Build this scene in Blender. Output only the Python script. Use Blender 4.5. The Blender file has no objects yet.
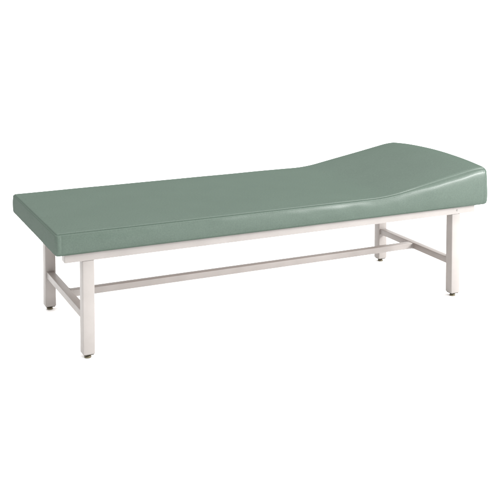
import bpy, bmesh, math, random
from mathutils import Vector, noise
R = math.radians
S = bpy.context.scene
COL = S.collection

# ------------------------------------------------------------------ dimensions (metres)
L, W = 1.83, 0.704             # pad length and width
H, T = 0.3906, 0.0800          # pad underside height, pad thickness
XL, XR = 0.1029, 1.6773        # left faces of the two leg pairs
YF, YB = 0.0338, 0.5977        # front faces of front and back legs
LW = 0.0425                    # leg section
ZB = 0.020                     # leg bottom (the glides are below)
RH = 0.0342                    # rail height

# ------------------------------------------------------------------ helpers
def smooth(a, b, x):
    t = min(1.0, max(0.0, (x - a) / (b - a)))
    return t * t * (3 - 2 * t)

def link(name, bm, mats, parent=None, smooth_angle=40):
    me = bpy.data.meshes.new(name)
    bmesh.ops.recalc_face_normals(bm, faces=bm.faces[:])
    bm.to_mesh(me); bm.free()
    for m in (mats if isinstance(mats, (list, tuple)) else [mats]):
        me.materials.append(m)
    for p in me.polygons: p.use_smooth = True
    me.set_sharp_from_angle(angle=R(smooth_angle))
    o = bpy.data.objects.new(name, me)
    COL.objects.link(o)
    if parent: o.parent = parent
    return o

def box(x0, x1, y0, y1, z0, z1, bev=0.0025, seg=3):
    bm = bmesh.new()
    bmesh.ops.create_cube(bm, size=1)
    for v in bm.verts:
        v.co = Vector(((x0 + x1) / 2 + v.co.x * (x1 - x0),
                       (y0 + y1) / 2 + v.co.y * (y1 - y0),
                       (z0 + z1) / 2 + v.co.z * (z1 - z0)))
    if bev:
        bmesh.ops.bevel(bm, geom=bm.edges[:], offset=bev, segments=seg, profile=0.5, affect='EDGES')
    return bm

def add_box(bm, *a):
    b2 = box(*a)
    me = bpy.data.meshes.new('scratch'); b2.to_mesh(me); b2.free()
    bm.from_mesh(me); bpy.data.meshes.remove(me)

def lathe(bm, prof, cx, cy, n=32, mat=0, axis='Z'):
    rings = []
    for r, h in prof:
        ring = []
        for k in range(n):
            a = 2 * math.pi * k / n
            if axis == 'Z':
                ring.append(bm.verts.new((cx + r * math.cos(a), cy + r * math.sin(a), h)))
            else:   # axis along -Y : cx = x, cy = z, h = y
                ring.append(bm.verts.new((cx + r * math.cos(a), h, cy + r * math.sin(a))))
        rings.append(ring)
    for A, B in zip(rings, rings[1:]):
        for k in range(n):
            f = bm.faces.new((A[k], A[(k + 1) % n], B[(k + 1) % n], B[k])); f.material_index = mat
    for ring in (rings[0], rings[-1]):
        f = bm.faces.new(ring); f.material_index = mat

# ------------------------------------------------------------------ materials
def nt_mat(name):
    m = bpy.data.materials.new(name); m.use_nodes = True
    return m, m.node_tree.nodes, m.node_tree.links, m.node_tree.nodes['Principled BSDF']

def vinyl():
    m, n, l, b = nt_mat('sage_vinyl')
    tc = n.new('ShaderNodeTexCoord')
    # colour: soft mottling of the grained vinyl
    n1 = n.new('ShaderNodeTexNoise'); n1.inputs['Scale'].default_value = 190; n1.inputs['Detail'].default_value = 3
    n2 = n.new('ShaderNodeTexNoise'); n2.inputs['Scale'].default_value = 9; n2.inputs['Detail'].default_value = 3
    l.new(tc.outputs['Object'], n1.inputs['Vector']); l.new(tc.outputs['Object'], n2.inputs['Vector'])
    mx = n.new('ShaderNodeMath'); mx.operation = 'MULTIPLY_ADD'
    mx.inputs[1].default_value = 0.82
    sc = n.new('ShaderNodeMath'); sc.operation = 'MULTIPLY'; sc.inputs[1].default_value = 0.18
    l.new(n2.outputs['Fac'], sc.inputs[0]); l.new(n1.outputs['Fac'], mx.inputs[0]); l.new(sc.outputs[0], mx.inputs[2])
    cr = n.new('ShaderNodeValToRGB')
    cr.color_ramp.elements[0].position = 0.34; cr.color_ramp.elements[0].color = VINYL_A
    cr.color_ramp.elements[1].position = 0.66; cr.color_ramp.elements[1].color = VINYL_B
    l.new(mx.outputs[0], cr.inputs['Fac']); l.new(cr.outputs['Color'], b.inputs['Base Color'])
    # leather-like grain
    v = n.new('ShaderNodeTexVoronoi'); v.inputs['Scale'].default_value = 330
    l.new(tc.outputs['Object'], v.inputs['Vector'])
    n3 = n.new('ShaderNodeTexNoise'); n3.inputs['Scale'].default_value = 210; n3.inputs['Detail'].default_value = 5
    l.new(tc.outputs['Object'], n3.inputs['Vector'])
    ad = n.new('ShaderNodeMath'); ad.operation = 'ADD'
    l.new(v.outputs['Distance'], ad.inputs[0]); l.new(n3.outputs['Fac'], ad.inputs[1])
    bp = n.new('ShaderNodeBump'); bp.inputs['Strength'].default_value = 0.11; bp.inputs['Distance'].default_value = 0.0010
    l.new(ad.outputs[0], bp.inputs['Height']); l.new(bp.outputs['Normal'], b.inputs['Normal'])
    b.inputs['Roughness'].default_value = 0.6
    b.inputs['Specular IOR Level'].default_value = 0.0
    # satin top coat
    g = n.new('ShaderNodeBsdfGlossy'); g.inputs['Roughness'].default_value = VINYL_ROUGH
    l.new(bp.outputs['Normal'], g.inputs['Normal'])
    lw = n.new('ShaderNodeLayerWeight'); lw.inputs['Blend'].default_value = 0.35
    mr = n.new('ShaderNodeMapRange'); mr.inputs['To Min'].default_value = VINYL_SPEC; mr.inputs['To Max'].default_value = VINYL_SPEC * 1.4
    l.new(lw.outputs['Facing'], mr.inputs['Value'])
    ms = n.new('ShaderNodeMixShader')
    l.new(mr.outputs[0], ms.inputs[0]); l.new(b.outputs[0], ms.inputs[1]); l.new(g.outputs[0], ms.inputs[2])
    l.new(ms.outputs[0], n['Material Output'].inputs['Surface'])
    return m

def paint(name, c0, c1, rough=0.45, spec=0.3):
    m, n, l, b = nt_mat(name)
    tc = n.new('ShaderNodeTexCoord')
    n1 = n.new('ShaderNodeTexNoise'); n1.inputs['Scale'].default_value = 14; n1.inputs['Detail'].default_value = 5
    l.new(tc.outputs['Object'], n1.inputs['Vector'])
    cr = n.new('ShaderNodeValToRGB')
    cr.color_ramp.elements[0].position = 0.3; cr.color_ramp.elements[0].color = c0
    cr.color_ramp.elements[1].position = 0.7; cr.color_ramp.elements[1].color = c1
    l.new(n1.outputs['Fac'], cr.inputs['Fac']); l.new(cr.outputs['Color'], b.inputs['Base Color'])
    n2 = n.new('ShaderNodeTexNoise'); n2.inputs['Scale'].default_value = 420; n2.inputs['Detail'].default_value = 2
    l.new(tc.outputs['Object'], n2.inputs['Vector'])
    bp = n.new('ShaderNodeBump'); bp.inputs['Strength'].default_value = 0.10; bp.inputs['Distance'].default_value = 0.0006
    l.new(n2.outputs['Fac'], bp.inputs['Height']); l.new(bp.outputs['Normal'], b.inputs['Normal'])
    b.inputs['Roughness'].default_value = rough
    b.inputs['Specular IOR Level'].default_value = spec
    return m

VINYL_A = (0.0295, 0.0490, 0.0355, 1); VINYL_B = (0.0380, 0.0605, 0.0445, 1)
VINYL_ROUGH, VINYL_SPEC = 0.40, 0.046
M_VINYL = vinyl()
M_PAINT = paint('warm_white_powder_coat', (0.228, 0.211, 0.199, 1), (0.250, 0.232, 0.220, 1))
M_BOARD = paint('brown_hardboard', (0.20, 0.105, 0.055, 1), (0.26, 0.145, 0.08, 1), 0.8, 0.1)  # brown so the added board throws warm light on the frame
M_RUBBER = paint('dark_rubber', (0.030, 0.026, 0.018, 1), (0.050, 0.042, 0.028, 1), 0.6)
M_STEEL = paint('dull_plated_steel', (0.10, 0.09, 0.06, 1), (0.15, 0.13, 0.09, 1), 0.4)
M_STEEL.node_tree.nodes['Principled BSDF'].inputs['Metallic'].default_value = 0.6
M_FLOOR = paint('white_studio_paper', (0.89, 0.89, 0.89, 1), (0.90, 0.90, 0.90, 1), 0.9, 0.0)

# ------------------------------------------------------------------ white studio floor
def build_floor():
    bm = bmesh.new()
    n = 64
    rad = [0.0, 2.5, 6, 14, 40, 120]
    rows = []
    for r in rad[1:]:
        rows.append([bm.verts.new((0.9 + r * math.cos(2 * math.pi * k / n), 0.35 + r * math.sin(2 * math.pi * k / n), 0.004)) for k in range(n)])
    bm.faces.new(rows[0])
    for A, B in zip(rows, rows[1:]):
        for k in range(n): bm.faces.new((A[k], A[(k + 1) % n], B[(k + 1) % n], B[k]))
    o = link('floor', bm, M_FLOOR, None, 60)
    o['kind'] = 'structure'
    return o
build_floor()

# ------------------------------------------------------------------ the treatment couch
root = bpy.data.objects.new('treatment_couch', None)
COL.objects.link(root)
root.location = (L / 2, W / 2, 0)
root['label'] = 'sage green vinyl padded treatment couch with raised wedge headrest on cream metal frame'
root['category'] = 'couch'
OFF = Vector((L / 2, W / 2, 0))

def part(name, bm, mat, parent=root, angle=40):
    for v in bm.verts: v.co -= OFF
    return link(name, bm, mat, parent, angle)

# ---- pad: a rounded, tightly upholstered block with a wedge rising at one end
def rise(x):
    # flat, a soft start at 1.33, a straight ramp, then the crest rolls over at the very end
    r = 0.0
    a, b = 1.27, 1.40
    slope = 0.1760
    if x < a: r = 0.0
    elif x < b: r = slope * (x - a) ** 2 / (2 * (b - a))
    else: r = slope * ((b - a) / 2 + (x - b))
    # roll over near the end
    c, d = 1.745, 1.815
    if x > c:
        base = slope * ((b - a) / 2 + (c - b))
        t = min(x, d) - c
        r = base + slope * (t - t * t / (2 * (d - c)))
        if x > d: r = base + slope * (d - c) / 2
    return r

def axis_lines(length, mid_n, r):
    e = [0, .0012, .0024, .0036, .0048, .006, .0072, .0084, .0092, .010, .0108, .0116, .0124, .0132, .014, .0148,
         .0158, .017, .0185, .0205, .023, .027, .032]
    lo = e[:]; hi = [length - q for q in reversed(e)]
    m0, m1 = e[-1], length - e[-1]
    mid = [m0 + (m1 - m0) * k / mid_n for k in range(1, mid_n)]
    return lo + mid + hi

def build_pad():
    X = axis_lines(L, 300, .012); Y = axis_lines(W, 90, .012)
    Z = [0, .0015, .003, .0045, .006, .0075, .009, .0105, .012, .0135, .015, .018, .022, .026, .030, .035, .040, .045, .050, .055, .059,
         .062, .064, .066, .068, .0695, .071, .0725, .074, .0755, .077, .0785, .080, T]
    nx, ny, nz = len(X), len(Y), len(Z)
    bm = bmesh.new(); vd = {}

    def place(i, j, k):
        x, y, z = X[i], Y[j], Z[k]
        w = smooth(1.30, 1.72, x)
        rt = 0.0085 + 0.0105 * w     # top edge roll, fuller along the wedge
        rb = 0.0105
        r = rb + (rt - rb) * smooth(.25, .75, z / T)
        q = Vector((min(max(x, r), L - r), min(max(y, r), W - r), min(max(z, r), T - r)))
        d = Vector((x, y, z)) - q
        m = max(abs(d.x), abs(d.y), abs(d.z))
        nrm = Vector((0, 0, 0))
        if m > 1e-9 and d.length > 1e-9:
            # shell point: push onto the rounded surface
            nrm = d.normalized()
            # square -> round remap keeps even spacing
            p = q + nrm * r
        else:
            p = Vector((x, y, z))
        zz = z / T
        # lift the top for the wedge, the underside stays flat
        lift = rise(p.x) * smooth(0.18, 0.86, zz)
        # fraction up the side, with the wedge
        up = min(1.0, zz)
        # side bulge
        bul = ((0.0066 + .0095 * w) * (1 - abs(nrm.x)) + 0.0026 * abs(nrm.x)) * math.sin(math.pi * up) ** 0.9
        side = Vector((nrm.x, nrm.y, 0))
        p += side * bul
        cr_w = smooth(1.35, 1.80, x) * (1 - (2 * y / W - 1) ** 2) * smooth(.5, 1., zz)
        lift += .020 * cr_w
        # stitched seam round the top edge
        if nrm.z > 0.02 and nrm.length > 0 and (Vector((nrm.x, nrm.y)).length > 0.02):
            ang = math.degrees(math.acos(max(-1, min(1, nrm.z))))
            endk = 1 - .55 * abs(nrm.x) / (abs(nrm.x) + abs(nrm.y))
            p -= nrm * endk * (.0025 * (1 - .93 * w)) * math.exp(-((ang - 50 + 10 * w) / 14.0) ** 2)
            p += nrm * .0008 * math.exp(-((ang - 84) / 12.0) ** 2) * (1 - w)
        # crown of the foam on the upper face
        if z >= T - 1e-6:
            cx = min(1, min(x, L - x) / .16); cy = min(1, min(y, W - y) / .16)
            p.z += .0035 * math.sin(cx * math.pi / 2) * math.sin(cy * math.pi / 2)
            p.z += .0011 * noise.noise(Vector((x * 5, y * 5, 3.1)))
        # uneven, slightly slack cover on the sides
        if side.length > .3:
            t = x if abs(nrm.y) > abs(nrm.x) else y + 7.3
            a = smooth(.0, .35, up) * smooth(1.0, .7, up)
            wv = .0016 * noise.noise(Vector((t * 4.2, up * 1.3, 1.7))) + .0007 * noise.noise(Vector((t * 14, up * 2.0, 8.2)))
            p += side * wv * a * 1.6
            # small gathers where the cover is pulled under the pad
            gth = .0009 * noise.noise(Vector((t * 55, up * 3.0, 5.5))) * smooth(.38, .08, up)
            p += side * gth
            # two fold lines beside the end corners
            if abs(nrm.y) > .7:
                for xc, am in ((L - .028, .0011), (L - .043, .0006), (.020, .0009)):
                    p += side * (-am * math.exp(-((x - xc) / .0035) ** 2)) * smooth(0, .15, up) * smooth(1.0, .8, up)
        p.z += lift
        p.z += H
        return p

    def V(i, j, k):
        key = (i, j, k)
        if key not in vd: vd[key] = bm.verts.new(place(i, j, k))
        return vd[key]
    for i in range(nx - 1):
        for j in range(ny - 1):
            for k in (0, nz - 1):
                bm.faces.new((V(i, j, k), V(i + 1, j, k), V(i + 1, j + 1, k), V(i, j + 1, k)))
        for k in range(nz - 1):
            for j in (0, ny - 1):
                bm.faces.new((V(i, j, k), V(i + 1, j, k), V(i + 1, j, k + 1), V(i, j, k + 1)))
    for j in range(ny - 1):
        for k in range(nz - 1):
            for i in (0, nx - 1):
                bm.faces.new((V(i, j, k), V(i, j + 1, k), V(i, j + 1, k + 1), V(i, j, k + 1)))
    return part('pad', bm, M_VINYL, root, 80)
build_pad()

RX0, RX1 = 0.039, 1.7916
# ---- unseen brown board added under the pad for warm bounce on the frame
part('bounce_board', box(RX0 + .004, RX1 - .004, YF + .039, YB + LW - .039, H - .006, H + .001, .001, 1), M_BOARD)

# ---- top frame: two long rails, two cross rails between them
RD = 0.040
front_rail = part('side_rail', box(RX0, RX1, YF - .0025, YF - .0025 + RD, H - RH, H + .001), M_PAINT)
part('side_rail', box(RX0, RX1, YB + LW + .0025 - RD, YB + LW + .0025, H - RH, H + .001), M_PAINT)
for x in (XL, XR):
    part('cross_rail', box(x + .004, x + LW - .004, YF + RD - .002, YB + LW - RD + .002, H - RH + .003, H - .0075), M_PAINT)

# screw head on the rail over the head-end leg
bm = bmesh.new()
lathe(bm, [(.0042, YF - .0020), (.0042, YF - .0035), (.0030, YF - .0047), (.0012, YF - .0050)], XR + .024 - 0, H - .019, 20, 0, 'Y')
part('screw_head', bm, M_PAINT, front_rail)

# ---- legs with their glides
def glide(cx, cy):
    bm = bmesh.new()
    a = LW / 2 - .0035
    add_box(bm, cx - a, cx + a, cy - a, cy + a, ZB - .0035, ZB + .001, .001, 1)
    lathe(bm, [(.0060, ZB - .003), (.0060, .0125), (.0080, .0120), (.0112, .0105), (.0125, .0085), (.0125, .0050), (.0115, .0041)], cx, cy, 32, 1)
    return bm
for x in (XL, XR):
    for y in (YF, YB):
        leg = part('leg', box(x, x + LW, y, y + LW, ZB, H - RH - .0004, .0030), M_PAINT)
        g = part('glide', glide(x + LW / 2, y + LW / 2), [M_RUBBER, M_STEEL], leg, 30)

# ---- H stretcher: a short rail between each pair of legs, one long rail joining them
SZ0, SZ1 = 0.1370, 0.1635
SXD = 0.030
for x in (XL, XR):
    c = x + LW / 2
    bm = box(c - SXD / 2, c + SXD / 2, YF + LW - .001, YB + .001, SZ0, SZ1, .002)
    for y in (YF + LW - .0015, YB - .0020):
        add_box(bm, c - SXD / 2 - .0014, c + SXD / 2 + .0014, y, y + .0035, SZ0 - .0014, SZ1 + .0014, .0013)
    part('end_stretcher', bm, M_PAINT)
ym = (YF + YB + LW) / 2 + .006
sx0, sx1 = XL + LW / 2 + SXD / 2 - .001, XR + LW / 2 - SXD / 2 + .001
bm = box(sx0, sx1, ym - .015, ym + .015, SZ0 + .0004, SZ1 - .0004, .002)
for x in (sx0 - .0005, sx1 - .0030):
    add_box(bm, x, x + .0035, ym - .0164, ym + .0164, SZ0 - .0010, SZ1 + .0010, .0013)
part('long_stretcher', bm, M_PAINT)

# ------------------------------------------------------------------ light: a bright white studio and one large softbox
WALL, CEIL, LEFT = 1.30, 3.9, 0.60
w = bpy.data.worlds.new('World'); S.world = w; w.use_nodes = True
nw, lw_ = w.node_tree.nodes, w.node_tree.links
bg = nw['Background']
# white studio all round: brightest overhead, dimmer at the walls and on the left-hand side
tcw = nw.new('ShaderNodeTexCoord'); sp = nw.new('ShaderNodeSeparateXYZ')
lw_.new(tcw.outputs['Generated'], sp.inputs[0])
mz = nw.new('ShaderNodeMapRange'); mz.inputs['From Min'].default_value = 0; mz.inputs['From Max'].default_value = 1
mz.inputs['To Min'].default_value = WALL; mz.inputs['To Max'].default_value = CEIL
lw_.new(sp.outputs['Z'], mz.inputs['Value'])
mxx = nw.new('ShaderNodeMapRange'); mxx.interpolation_type = 'SMOOTHSTEP'
mxx.inputs['From Min'].default_value = -0.9; mxx.inputs['From Max'].default_value = 0.2
mxx.inputs['To Min'].default_value = LEFT; mxx.inputs['To Max'].default_value = 1.0
lw_.new(sp.outputs['X'], mxx.inputs['Value'])
mm = nw.new('ShaderNodeMath'); mm.operation = 'MULTIPLY'
lw_.new(mz.outputs[0], mm.inputs[0]); lw_.new(mxx.outputs[0], mm.inputs[1])
lw_.new(mm.outputs[0], bg.inputs['Strength'])
bg.inputs['Color'].default_value = (1, 1, 1, 1)

def softbox(loc, aim, sx, sy, power):
    ld = bpy.data.lights.new('softbox', 'AREA'); ld.shape = 'RECTANGLE'
    ld.size, ld.size_y, ld.energy = sx, sy, power
    o = bpy.data.objects.new('softbox', ld); COL.objects.link(o)
    o.location = loc
    o.rotation_euler = (Vector(aim) - Vector(loc)).to_track_quat('-Z', 'Y').to_euler()
    return o
softbox((4.7, -3.4, 2.1), (1.5, 0.2, 0.4), 2.4, 0.6, 440)      # key, front right
softbox((4.3, -1.1, 3.3), (1.6, 0.1, 0.5), 1.3, 0.9, 105)      # overhead, near the head end

# ------------------------------------------------------------------ camera
cd = bpy.data.cameras.new('Camera'); cam = bpy.data.objects.new('Camera', cd); COL.objects.link(cam)
cam.location = (-0.7956, -3.2891, 1.3435)
cam.rotation_euler = (R(90 - 3.1613), 0, R(-25.6248))
cd.sensor_width = 36; cd.lens = 985.185 / 500 * 36
cd.shift_x = (250 - 262.416) / 500; cd.shift_y = (32.092 - 250) / 500
cd.clip_end = 200
S.camera = cam
S.render.engine = 'CYCLES'
S.view_settings.view_transform = 'Standard'; S.view_settings.look = 'None'
S.view_settings.exposure = 0; S.view_settings.gamma = 1
